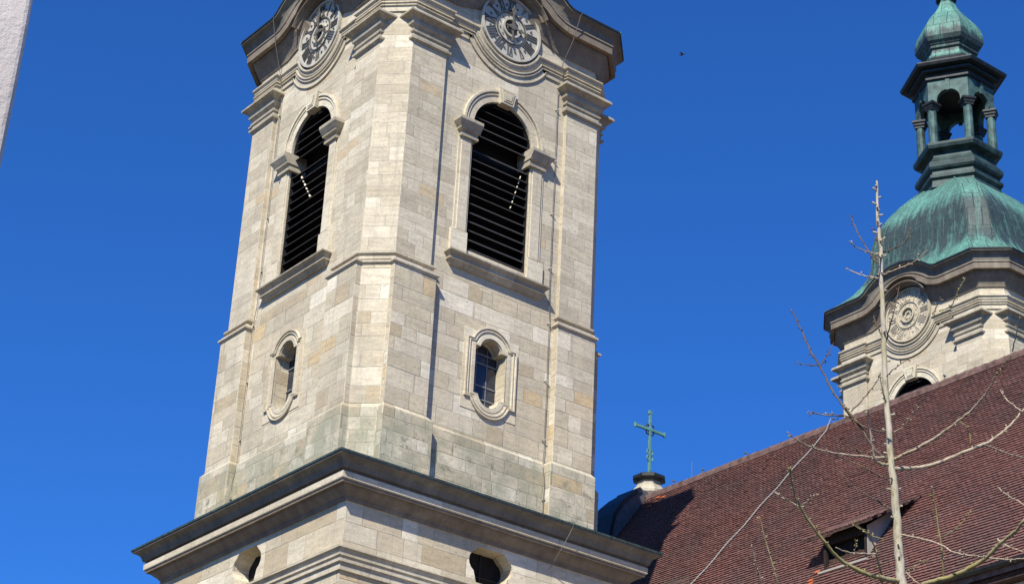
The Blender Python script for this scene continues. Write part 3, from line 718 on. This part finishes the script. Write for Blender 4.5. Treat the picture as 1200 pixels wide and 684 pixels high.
# facade between the towers, gable with a curved shoulder
MB().box(I3, (-4.9, YF + .01, GZ), (35.4, YF + 1.3, -9.0)).build('facade_wall', 'stone_base', nave)
def gable_profile():
    L_ = [(8.6, -9.2), (8.7, -6.6), (9.6, -5.6), (10.9, -5.0), (12.2, -4.3), (13.0, -3.2), (13.32, -2.2), (13.40, -1.5), (13.58, -.75), (13.95, -.2), (14.4, .23), (14.8, .53), (14.85, .62)]
    return L_ + [(2 * XR - x, z) for x, z in reversed(L_)]
TG = lambda u, w, z: (u, w, z)
gb = MB().plate(TG, gable_profile(), [], YF, YF + 1.2).build('gable', 'gable_shade', nave)
GP = gable_profile(); half = GP[:13]; cp = MB()
for sgn in (1, -1):
    pts = [(x if sgn == 1 else 2 * XR - x, z) for x, z in half]
    rs = []
    for i, (x, z) in enumerate(pts):
        a = Vector(pts[max(i - 1, 0)]); b_ = Vector(pts[min(i + 1, len(pts) - 1)]); d = (b_ - a).normalized(); nrm = Vector((-d.y, d.x)) * (1 if sgn == 1 else -1)
        rs.append([(x - nrm.x * .05, YF - .06, z - nrm.y * .05), (x + nrm.x * .10, YF - .06, z + nrm.y * .10), (x + nrm.x * .10, YF + 1.26, z + nrm.y * .10), (x - nrm.x * .05, YF + 1.26, z - nrm.y * .05)])
    cp.rings(rs)
cp.build('coping', 'lead', gb)
pd = MB(); pc = (15.66, 6.05)
sqr = lambda r, z, c=.0: [(pc[0] + x * r, pc[1] + y * r, z) for x, y in ((-1, -.45), (-.45, -1), (.45, -1), (1, -.45), (1, .45), (.45, 1), (-.45, 1), (-1, .45))]
pd.rings([sqr(r, z) for z, r in ((-.6, .50), (.36, .50), (.46, .50), (.54, .60), (.64, .67), (.76, .66), (.86, .58), (1.02, .46), (1.14, .42), (1.2, .44))]).build('pedestal', 'trimgrime', gb, bevel=.01)
pd = MB(); pd.rings([sqr(r, z) for z, r in ((1.18, .42), (1.26, .52), (1.30, .60), (1.42, .60), (1.46, .54), (1.53, .30), (1.57, .15))]).build('pedestal_cap', 'lead', gb)
# dormer
DX, DY0, DY1 = 9.0, -9.3, -11.0
zroof = lambda x: ZR + (x - XR) * (ZR - ZE) / (XR - XE)
dm = MB()
dm.box(I3, (DX - .02, DY0, zroof(DX) - .15), (DX + .08, DY0 - .09, -6.72)); dm.box(I3, (DX - .02, DY1, zroof(DX) - .15), (DX + .08, DY1 + .09, -6.72))
dm.box(I3, (DX - .02, DY0, -6.98), (DX + .08, DY1, -6.72))
do = dm.build('dormer', 'darkwood', nave)
sh = MB()
nbd = 12
for i in range(nbd):
    ya = DY0 - .1 + (DY1 - DY0 + .2) * i / nbd; yb = DY0 - .1 + (DY1 - DY0 + .2) * (i + 1) / nbd + .015
    sh.box(I3, (DX + .12 + random.uniform(0, .02), ya, zroof(DX) - .05), (DX + .16, yb, -7.38 + random.uniform(-.02, .02)))
sh.build('shutter', 'wood', do)
MB().box(I3, (DX + .20, DY0 - .03, -8.2), (DX + .25, DY1 + .03, -6.70)).build('dark_interior', 'void', do)  # near-black sheet in place of the shade inside the dormer
XT = 10.55; zt = zroof(XT)
for yy, nm in ((DY1, 1), (DY0, 0)):
    y0, y1 = (yy - .02, yy + .03) if nm else (yy - .03, yy + .02)
    MB().plate(TG, [(DX, zroof(DX) - .1), (XT, zt - .05), (XT, zt + .02), (DX, -6.76)], [], y0, y1).build('cheek', 'cheek' if nm else 'wood', do)  # left cheek gets the dark colour in place of inner shade
dr = MB(); x0, z0 = 8.72, -6.80
sy0, sy1 = DY0 + .55, DY1 - .28
dr.add([(x0, sy0, z0), (x0, sy1, z0), (XT + .1, sy1 - .5, zt + .10), (XT + .1, sy0, zt + .10), (x0, sy0, z0 + .09), (x0, sy1, z0 + .09), (XT + .1, sy1 - .5, zt + .19), (XT + .1, sy0, zt + .19)],
       [(0, 1, 2, 3), (7, 6, 5, 4), (0, 4, 5, 1), (1, 5, 6, 2), (2, 6, 7, 3), (3, 7, 4, 0)])
dro = dr.build('dormer_roof', 'wood', do)
# tiles on the dormer roof
tv = []; tf = []; tval = []; nrow = 13
for i in range(nrow):
    t = i / nrow; xa = x0 + (XT + .2 - x0) * t - .02; za = z0 + .10 + (zt + .10 - z0) * t; dxr = (XT + .2 - x0) / nrow; dzr = (zt + .1 - z0) / nrow
    y = sy1 - .5 * t - (i % 2) * .09
    while y < sy0:
        b = len(tv); w = .088; r = random.random(); k_ = .018
        for (du, s_, h) in ((-w, 1.2, 0), (w, 1.2, 0), (w, .2, k_), (w * .5, 0, k_), (-w * .5, 0, k_), (-w, .2, k_)): tv.append((xa + dxr * s_, y + du + .09, za + dzr * s_ + h))
        for (du, s_) in ((w, .2), (w * .5, 0), (-w * .5, 0), (-w, .2)): tv.append((xa + dxr * s_, y + du + .09, za + dzr * s_ - .01))
        tf.append(tuple(range(b, b + 6))); tval.append(r)
        for q in range(3): tf.append((b + 2 + q, b + 6 + q, b + 7 + q, b + 3 + q)); tval.append(r)
        y += .185
me = bpy.data.meshes.new('dormer_tiles'); me.from_pydata(tv, [], tf); me.update(); at = me.attributes.new('tile', 'FLOAT', 'FACE'); at.data.foreach_set('value', tval); me.materials.append(M['tile'])
o = bpy.data.objects.new('dormer_tiles', me); COL.objects.link(o); o.parent = do
fl = MB(); fl.box(I3, (DX - .18, DY0 + .1, zroof(DX - .1) + .03), (DX + .05, DY1 - .1, zroof(DX - .1) + .09)); fl.build('sill_flashing', 'cheek', do)
for (s_, y) in ((L * .80, -9.05), (L * .83, -9.0), (L * .845, -9.1), (1.0, -13.2), (.8, -13.4), (.6, -13.0), (.55, 4.3), (.75, 4.6), (.4, 4.7), (.9, 4.85)):
    p = RP(s_, y, .06); q = [RP(s_, y - .09, .065), RP(s_, y + .09, .065), RP(s_ + .16, y + .09, .09), RP(s_ + .16, y - .09, .09)]
    ot = MB(); ot.add([tuple(a) for a in q] + [tuple(a - nn_ * .03) for a in q], [(0, 1, 2, 3), (7, 6, 5, 4), (0, 4, 5, 1), (1, 5, 6, 2), (2, 6, 7, 3), (3, 7, 4, 0)])
    ot.build('replaced_tile', 'tile_orange', rf)
# conductor running down the roof, snow guard
wp = [RP(0, -4.1, .30)] + [RP(L * t, -4.06 + 1.55 * t / .66, .10 + .02 * math.sin(t * 40)) for t in [i / 30 for i in range(1, 29)]]
MB().tube([tuple(p) for p in wp], .018, 6).build('roof_conductor', 'cablel', rf)
sg = MB(); gs = 8.35
for y in [(-2.2 + .16 * i) for i in range(48)]:
    b0 = RP(gs, y, .0); sg.tube([tuple(b0), tuple(b0 + Vector((-.06, 0, .34)))], .012, 4)
for h in (.12, .24, .34):
    b0 = RP(gs, -2.25, 0) + Vector((-.06 * h / .34, 0, h)); b1 = RP(gs, 5.4, 0) + Vector((-.06 * h / .34, 0, h)); sg.tube([tuple(b0), tuple(b1)], .014, 4)
sg.build('snow_guard', 'dark', rf)

# ------------------------------------------------------------------ gable cross
cx, cy = pc
cr = thing('gable_cross', (cx, cy, 1.55), label='green metal cross on the stone pedestal of the gable, beside the near tower', cat='cross')
loc = lambda x, y, z: (x, y, z)
MB().box(loc, (-.055, -.04, 0), (.055, .04, 2.62)).build('shaft', 'verdigris_light', cr, bevel=.01)
MB().box(loc, (-.76, -.045, 1.84), (.76, .045, 1.95)).build('crossbar', 'verdigris_light', cr, bevel=.01)
for x_, z_ in ((-.76, 1.895), (.76, 1.895), (0, 2.62)):
    w_, h_ = (.09, .08) if x_ == 0 else (.045, .10)
    MB().box(loc, (x_ - w_, -.05, z_ - h_), (x_ + w_, .05, z_ + h_)).build('flared_end', 'verdigris_light', cr, bevel=.02)
orn = MB()
for i in range(4):
    a = R(45 + 90 * i); px, pz = .17 * math.cos(a), 1.895 + .17 * math.sin(a)
    orn.tube([(px + .08 * math.cos(a + t), 0, pz + .08 * math.sin(a + t)) for t in [math.pi * (-.8 + 1.6 * j / 8) for j in range(9)]], .028, 5)
orn.build('corner_scroll', 'lead', cr)
orn = MB()
for s_ in (-1, 1):
    for zc_, q in ((.95, 1), (.70, -1)):
        orn.tube([(s_ * (.05 + .10 * math.sin(t)), -.02, zc_ + q * .11 * math.cos(t)) for t in [math.pi * j / 8 for j in range(9)]], .026, 5)
orn.build('shaft_scroll', 'verdigris_light', cr)

# ------------------------------------------------------------------ house at the left edge
hc = Vector((-29.176, -39.790, 0)); hd = Vector((CAM.x - hc.x, CAM.y - hc.y, 0)).normalized()
HOUSE_ROT = R(90)
ht = Vector((math.cos(HOUSE_ROT), math.sin(HOUSE_ROT), 0)); hn = Vector((-ht.y, ht.x, 0))
house = thing('plastered_house', (hc.x, hc.y, GZ), label='corner of a rough off-white plastered house at the left edge of the photo', cat='house')
def HW(a, b, z): p = ht * a + hn * b; return (p.x, p.y, z)
w = MB(); rs = []
for i in range(41):
    z = 14.0 * i / 40; j = .022 * math.sin(z * 2.1 + 2.) + .012 * mnoise.noise(Vector((z * 2.7, 0, 1)))
    r_ = .05
    rs.append([HW(j + r_ * (1 - math.cos(a)), r_ * (1 - math.sin(a)), z) for a in [math.pi / 2 * q / 4 for q in range(4, -1, -1)]] + [HW(j, 6, z), HW(9 , 6, z), HW(9, 0, z)])
w.rings(rs).build('wall', 'plaster', house)
rfm = MB(); rfm.rings([[HW(-.3, -.3, 14.0), HW(9.3, -.3, 14.0), HW(9.3, 3, 17.2), HW(-.3, 3, 17.2)], [HW(-.3, -.3, 13.85), HW(9.3, -.3, 13.85), HW(9.3, 3, 17.0), HW(-.3, 3, 17.0)]])
rfm.rings([[HW(-.3, 6.3, 14.0), HW(9.3, 6.3, 14.0), HW(9.3, 3.002, 17.2), HW(-.3, 3.002, 17.2)], [HW(-.3, 6.3, 13.85), HW(9.3, 6.3, 13.85), HW(9.3, 3.002, 17.0), HW(-.3, 3.002, 17.0)]])
rfm.build('roof', 'ridge', house)

# ------------------------------------------------------------------ bare young tree
TD = 18.0
def unp(px, py, dep=0.):
    d = Fv + Rv * ((px - 600) / FPX) - Uv * ((py - 342) / FPX)
    return CAM + d * ((TD + dep) / math.hypot(d.x, d.y))
tb = unp(1058, 684); tree = thing('young_tree', (tb.x, tb.y, GZ), label='bare young tree with pale thin trunk and upward curving branches in front of the roof', cat='tree')
TO = Vector((tb.x, tb.y, GZ))
def smooth_path(P, n=4):
    out = []
    for i in range(len(P) - 1):
        p0, p1, p2, p3 = P[max(i - 1, 0)], P[i], P[i + 1], P[min(i + 2, len(P) - 1)]
        for j in range(n):
            t = j / n; out.append(.5 * ((2 * p1) + (-p0 + p2) * t + (2 * p0 - 5 * p1 + 4 * p2 - p3) * t * t + (-p0 + 3 * p1 - 3 * p2 + p3) * t ** 3))
    return out + [P[-1]]
trp = [(1061, 760, 0), (1057.5, 684, 0), (1052.5, 640, 0), (1049.5, 590, 0), (1044.5, 540, 0), (1040.5, 490, 0), (1036.5, 430, 0), (1035, 370, 0), (1032.5, 325, 0), (1031.5, 285, 0), (1028, 245, 0), (1028, 212, 0)]
P_ = [unp(*p) for p in trp]; base_dir = (P_[0] - P_[2]); b0 = Vector((P_[0].x + .05, P_[0].y - .02, GZ - .05))
P_ = [b0, b0.lerp(P_[0], .4) + Vector((.03, .02, 0)), b0.lerp(P_[0], .75)] + P_
rad = [.105, .086, .066, .050, .046, .042, .038, .034, .030, .027, .025, .023, .020, .015, .009]
SP = smooth_path([p - TO for p in P_], 5); rr = []
for i in range(len(SP)):
    t = i / 5; a = int(min(t, len(rad) - 2)); rr.append((rad[a] + (rad[a + 1] - rad[a]) * (t - a)) * (1 + .07 * mnoise.noise(Vector((i * .9, 0, 0)))))
tk = MB()
for i in range(16, len(SP) - 1):
    for _ in range(2 if i > 50 else 1):
        if random.random() < .55:
            d = (SP[i + 1] - SP[i - 1]).normalized(); s_ = d.orthogonal(); s_.rotate(Matrix.Rotation(random.uniform(0, 6.28), 3, d)); s_ = (s_ + d * .4).normalized()
            o_ = SP[i] + d * random.uniform(-.08, .08); tk.tube([o_, o_ + s_ * (rr[i] + .015), o_ + s_ * (rr[i] + random.uniform(.025, .05))], [.010, .009, .011], 5)
for i in range(15, len(SP)): SP[i] = SP[i] + Vector((mnoise.noise(Vector((i * .45, 1, 0))), mnoise.noise(Vector((i * .45, 5, 0))), 0)) * .018
tk.tube(SP, rr, 10); trunk = tk.build('trunk', 'bark', tree, smooth=True)
rngt = random.Random(5)
c9 = lambda x, y: (900 + x / 2.923, 450 + y / 2.923)
c4 = lambda x, y: (940 + x / 3.954, 200 + y / 3.954)
c3 = lambda x, y: (940 + x / 3.954, 320 + y / 3.954)
cb_ = lambda x, y: (660 + x / 3.196, 470 + y / 3.196)
BR = [  # points, start radius, end radius, depth at tip, material
 ([c9(420, 275), c9(360, 215), c9(320, 150), c9(265, 80), c3(240, 684), c3(150, 560), c3(80, 430), c3(30, 340), c3(0, 270), (927, 362)], .021, .008, 1.1, 'twig'),
 ([c9(428, 258), c9(500, 225), c9(580, 180), c9(640, 135), c9(700, 85), c9(740, 40), c9(765, 0), (1168, 436)], .026, .008, -.9, 'twigl'),
 ([c9(430, 288), c9(520, 285), c9(600, 262), c9(700, 220), c9(760, 195), c9(820, 150), c9(877, 85), (1222, 452)], .032, .012, .9, 'twigl'),
 ([c9(738, 205), c9(800, 230), c9(877, 252), (1215, 545)], .014, .007, .8, 'twigl'),
 ([c9(868, 92), c9(820, 55), c9(795, 20)], .011, .006, 1.2, 'twigl'),
 ([c9(415, 276), c9(385, 272), c9(365, 255), c9(352, 180), c9(345, 120), c9(341, 85)], .022, .007, -.5, 'bark'),
 ([c9(412, 165), c9(340, 150), c9(270, 110), c9(200, 106), c9(140, 98)], .016, .006, .7, 'twig'),
 ([c9(410, 252), c9(300, 245), c9(200, 230), c9(120, 203), c9(65, 163)], .018, .006, -1.0, 'twigl'),
 ([c9(430, 167), c9(470, 140), c9(495, 105), c9(510, 72)], .015, .006, -.6, 'twigl'),
 ([c9(420, 333), c9(350, 293), c9(280, 262), c9(240, 240)], .013, .005, .8, 'twig'),
 ([c9(352, 235), c9(290, 222), c9(220, 178)], .010, .005, 1.0, 'twig'),
 ([(1056, 681), c9(390, 662), c9(330, 645), c9(260, 610), c9(210, 560), c9(150, 480), c9(105, 410), c9(82, 340), c9(77, 282)], .038, .009, -1.2, 'moss'),
 ([c9(105, 410), c9(70, 395), c9(38, 378)], .009, .004, -1.3, 'twig'),
 ([c9(115, 414), c9(145, 395), c9(168, 374)], .010, .004, -.9, 'twigl'),
 ([(1060, 700), c9(540, 684), c9(620, 660), c9(690, 630), c9(750, 590), c9(800, 540), c9(850, 500), c9(877, 468), (1225, 590)], .040, .016, -1.1, 'moss'),
 ([c9(750, 592), c9(820, 600), c9(877, 597), (1218, 652)], .013, .007, -.8, 'twigl'),
 ([c9(786, 528), c9(820, 555), c9(877, 572), (1218, 650)], .012, .006, -.5, 'twigl'),
 ([c9(602, 668), c9(600, 600), c9(588, 520), c9(578, 440), c9(565, 390), c9(560, 348)], .015, .007, -.4, 'moss'),
 ([c9(455, 515), c9(520, 527), c9(590, 548), c9(640, 576), c9(700, 586), c9(750, 590)], .014, .008, -.9, 'twigl'),
 ([c9(428, 434), c9(360, 390), c9(300, 355), c9(265, 320), c9(240, 292)], .013, .005, .9, 'twig'),
 ([(1215, 600), c9(877, 412), c9(830, 385), c9(785, 350)], .012, .006, .6, 'twigl'),
 ([c9(395, 700), c9(385, 640), c9(370, 580), c9(352, 520), c9(345, 508)], .015, .007, -.7, 'moss'),
 ([c9(350, 512), c9(315, 490), c9(288, 474)], .009, .005, -.9, 'moss'),
 ([c9(372, 580), c9(330, 580), c9(270, 574), c9(232, 558)], .011, .006, -1.0, 'twigl'),
 ([c9(295, 576), c9(300, 555), c9(298, 530)], .007, .004, -1.1, 'moss'),
 ([c9(395, 530), c9(360, 520), c9(320, 498), c9(290, 478)], .008, .004, -.2, 'moss'),
 ([c4(370, 402), c4(330, 385), c4(270, 365), c4(218, 327)], .014, .006, -.7, 'twigl'),
 ([c4(372, 448), c4(330, 405), c4(295, 355), c4(255, 280), c4(222, 210)], .014, .006, .9, 'twig'),
 ([c4(372, 498), c4(320, 493), c4(260, 478), c4(205, 450)], .014, .005, .5, 'twigl'),
 ([c4(375, 378), c4(420, 362), c4(468, 335), c4(505, 262)], .012, .005, .7, 'twig'),
 ([c4(378, 480), c4(450, 452), c4(520, 422), c4(582, 368)], .012, .005, -.7, 'twigl'),
 ([c4(358, 340), c4(340, 300), c4(324, 262)], .009, .004, .4, 'twig'),
 ([c3(85, 427), c3(120, 375), c3(148, 318)], .009, .004, 1.3, 'twig'),
 ([c3(75, 424), c3(30, 425), c3(-30, 418)], .008, .004, .9, 'twig'),
 ([c3(190, 662), c3(110, 655), c3(20, 645)], .009, .004, .7, 'twigl'),
 ([c3(228, 640), c3(300, 560), c3(350, 495), c3(362, 460)], .010, .004, 1.0, 'twig'),
 ([c3(388, 600), c3(372, 540), c3(358, 465)], .011, .005, -.5, 'moss'),
 ([c3(392, 480), c3(430, 440), c3(500, 395)], .009, .004, -.3, 'twig'),
 ([c3(375, 310), c3(345, 240), c3(330, 200)], .010, .005, .4, 'twig'),
 ([c3(388, 320), c3(400, 270), c3(425, 180), c3(440, 110), c3(450, 60)], .012, .005, .7, 'twig'),
 ([c3(635, 175), c3(690, 150), c3(720, 90), c3(755, 20)], .010, .005, -.8, 'moss'),
 ([c3(605, 190), c3(625, 150), c3(640, 110)], .008, .004, -.8, 'moss'),
 ([c3(975, 360), c3(990, 290), c3(1010, 200)], .010, .005, -.8, 'moss'),
 ([c3(895, 480), c3(930, 430), c3(975, 380)], .010, .005, -.9, 'moss'),
 ([c9(655, 125), c9(685, 155), c9(695, 208)], .010, .006, .2, 'moss'),
 ([c9(602, 520), c9(650, 490), c9(695, 430)], .009, .005, -.5, 'moss'),
 ([cb_(705, 535), cb_(722, 610), cb_(748, 690)][::-1], .012, .006, -.6, 'twigl'),
 ([cb_(735, 430), cb_(755, 510), cb_(785, 610), cb_(805, 690)][::-1], .011, .005, -.6, 'moss'),
 ([cb_(793, 340), cb_(850, 375), cb_(900, 395)], .009, .005, -.9, 'twigl'),
 ([c9(470, 640), c9(490, 660), c9(520, 684)], .009, .006, -.3, 'twigl'),
 ([c9(470, 640), c9(510, 620), c9(550, 600)], .009, .004, -.6, 'moss'),
]
for pts, r0, r1, dep, mt in BR:
    n = len(pts); P_ = []
    d0 = 0. if len(pts) > 3 and r0 > .012 else dep * .6
    for i, p in enumerate(pts):
        t = i / (n - 1); P_.append(unp(p[0], p[1], d0 + (dep - d0) * (t ** .9)) - TO)
    sp = smooth_path(P_, 5)
    for i in range(1, len(sp) - 1): sp[i] = sp[i] + Vector((rngt.uniform(-1, 1), rngt.uniform(-1, 1), rngt.uniform(-1, 1))) * .005
    m_ = len(sp); ra = [(r0 + (r1 - r0) * i / (m_ - 1)) * (1 + rngt.uniform(-.12, .16)) * .66 for i in range(m_)]
    b = MB(); b.tube(sp, ra, 7)
    for i in range(2, m_ - 1):      # short spur shoots and buds
        if rngt.random() < .6:
            d = (sp[i + 1] - sp[i - 1]).normalized(); s_ = d.orthogonal(); s_.rotate(Matrix.Rotation(rngt.uniform(0, 6.28), 3, d)); s_ = (s_ + d * rngt.uniform(.1, .8)).normalized(); l_ = rngt.uniform(.012, .04)
            b.tube([sp[i], sp[i] + s_ * l_ * .6, sp[i] + s_ * l_], [ra[i] * .5, .006, .0075], 5)
    b.build('branch', mt, trunk, smooth=True)
for o in trunk.children: pass

# ------------------------------------------------------------------ bird
bc = CAM + (Fv + Rv * ((799.5 - 600) / FPX) - Uv * ((64 - 342) / FPX)) * 60
bird = thing('flying_bird', tuple(bc), label='tiny dark bird flying in the blue sky right of the near tower', cat='bird')
bd = MB(); prof = [(-.10, .004), (-.08, .018), (-.03, .03), (.02, .028), (.05, .018), (.07, .02), (.09, .014), (.11, .002)]
bd.rings([[(x, r * math.cos(a), r * math.sin(a)) for a in [math.pi * j / 4 for j in range(8)]] for x, r in prof])
body = bd.build('body', 'bird', bird, smooth=True)
for s_ in (-1, 1):
    MB().add([(.03, s_ * .01, .01), (-.03, s_ * .01, .01), (-.02, s_ * .09, .05), (-.05, s_ * .17, .03), (.0, s_ * .1, .055), (.03, s_ * .01, .018), (-.03, s_ * .01, .018), (-.02, s_ * .09, .056), (-.05, s_ * .17, .034), (.0, s_ * .1, .062)],
             [(0, 1, 2, 3, 4), (9, 8, 7, 6, 5), (0, 5, 6, 1), (1, 6, 7, 2), (2, 7, 8, 3), (3, 8, 9, 4), (4, 9, 5, 0)]).build('wing', 'bird', bird)
bird.rotation_euler = (R(20), R(-10), R(-60))
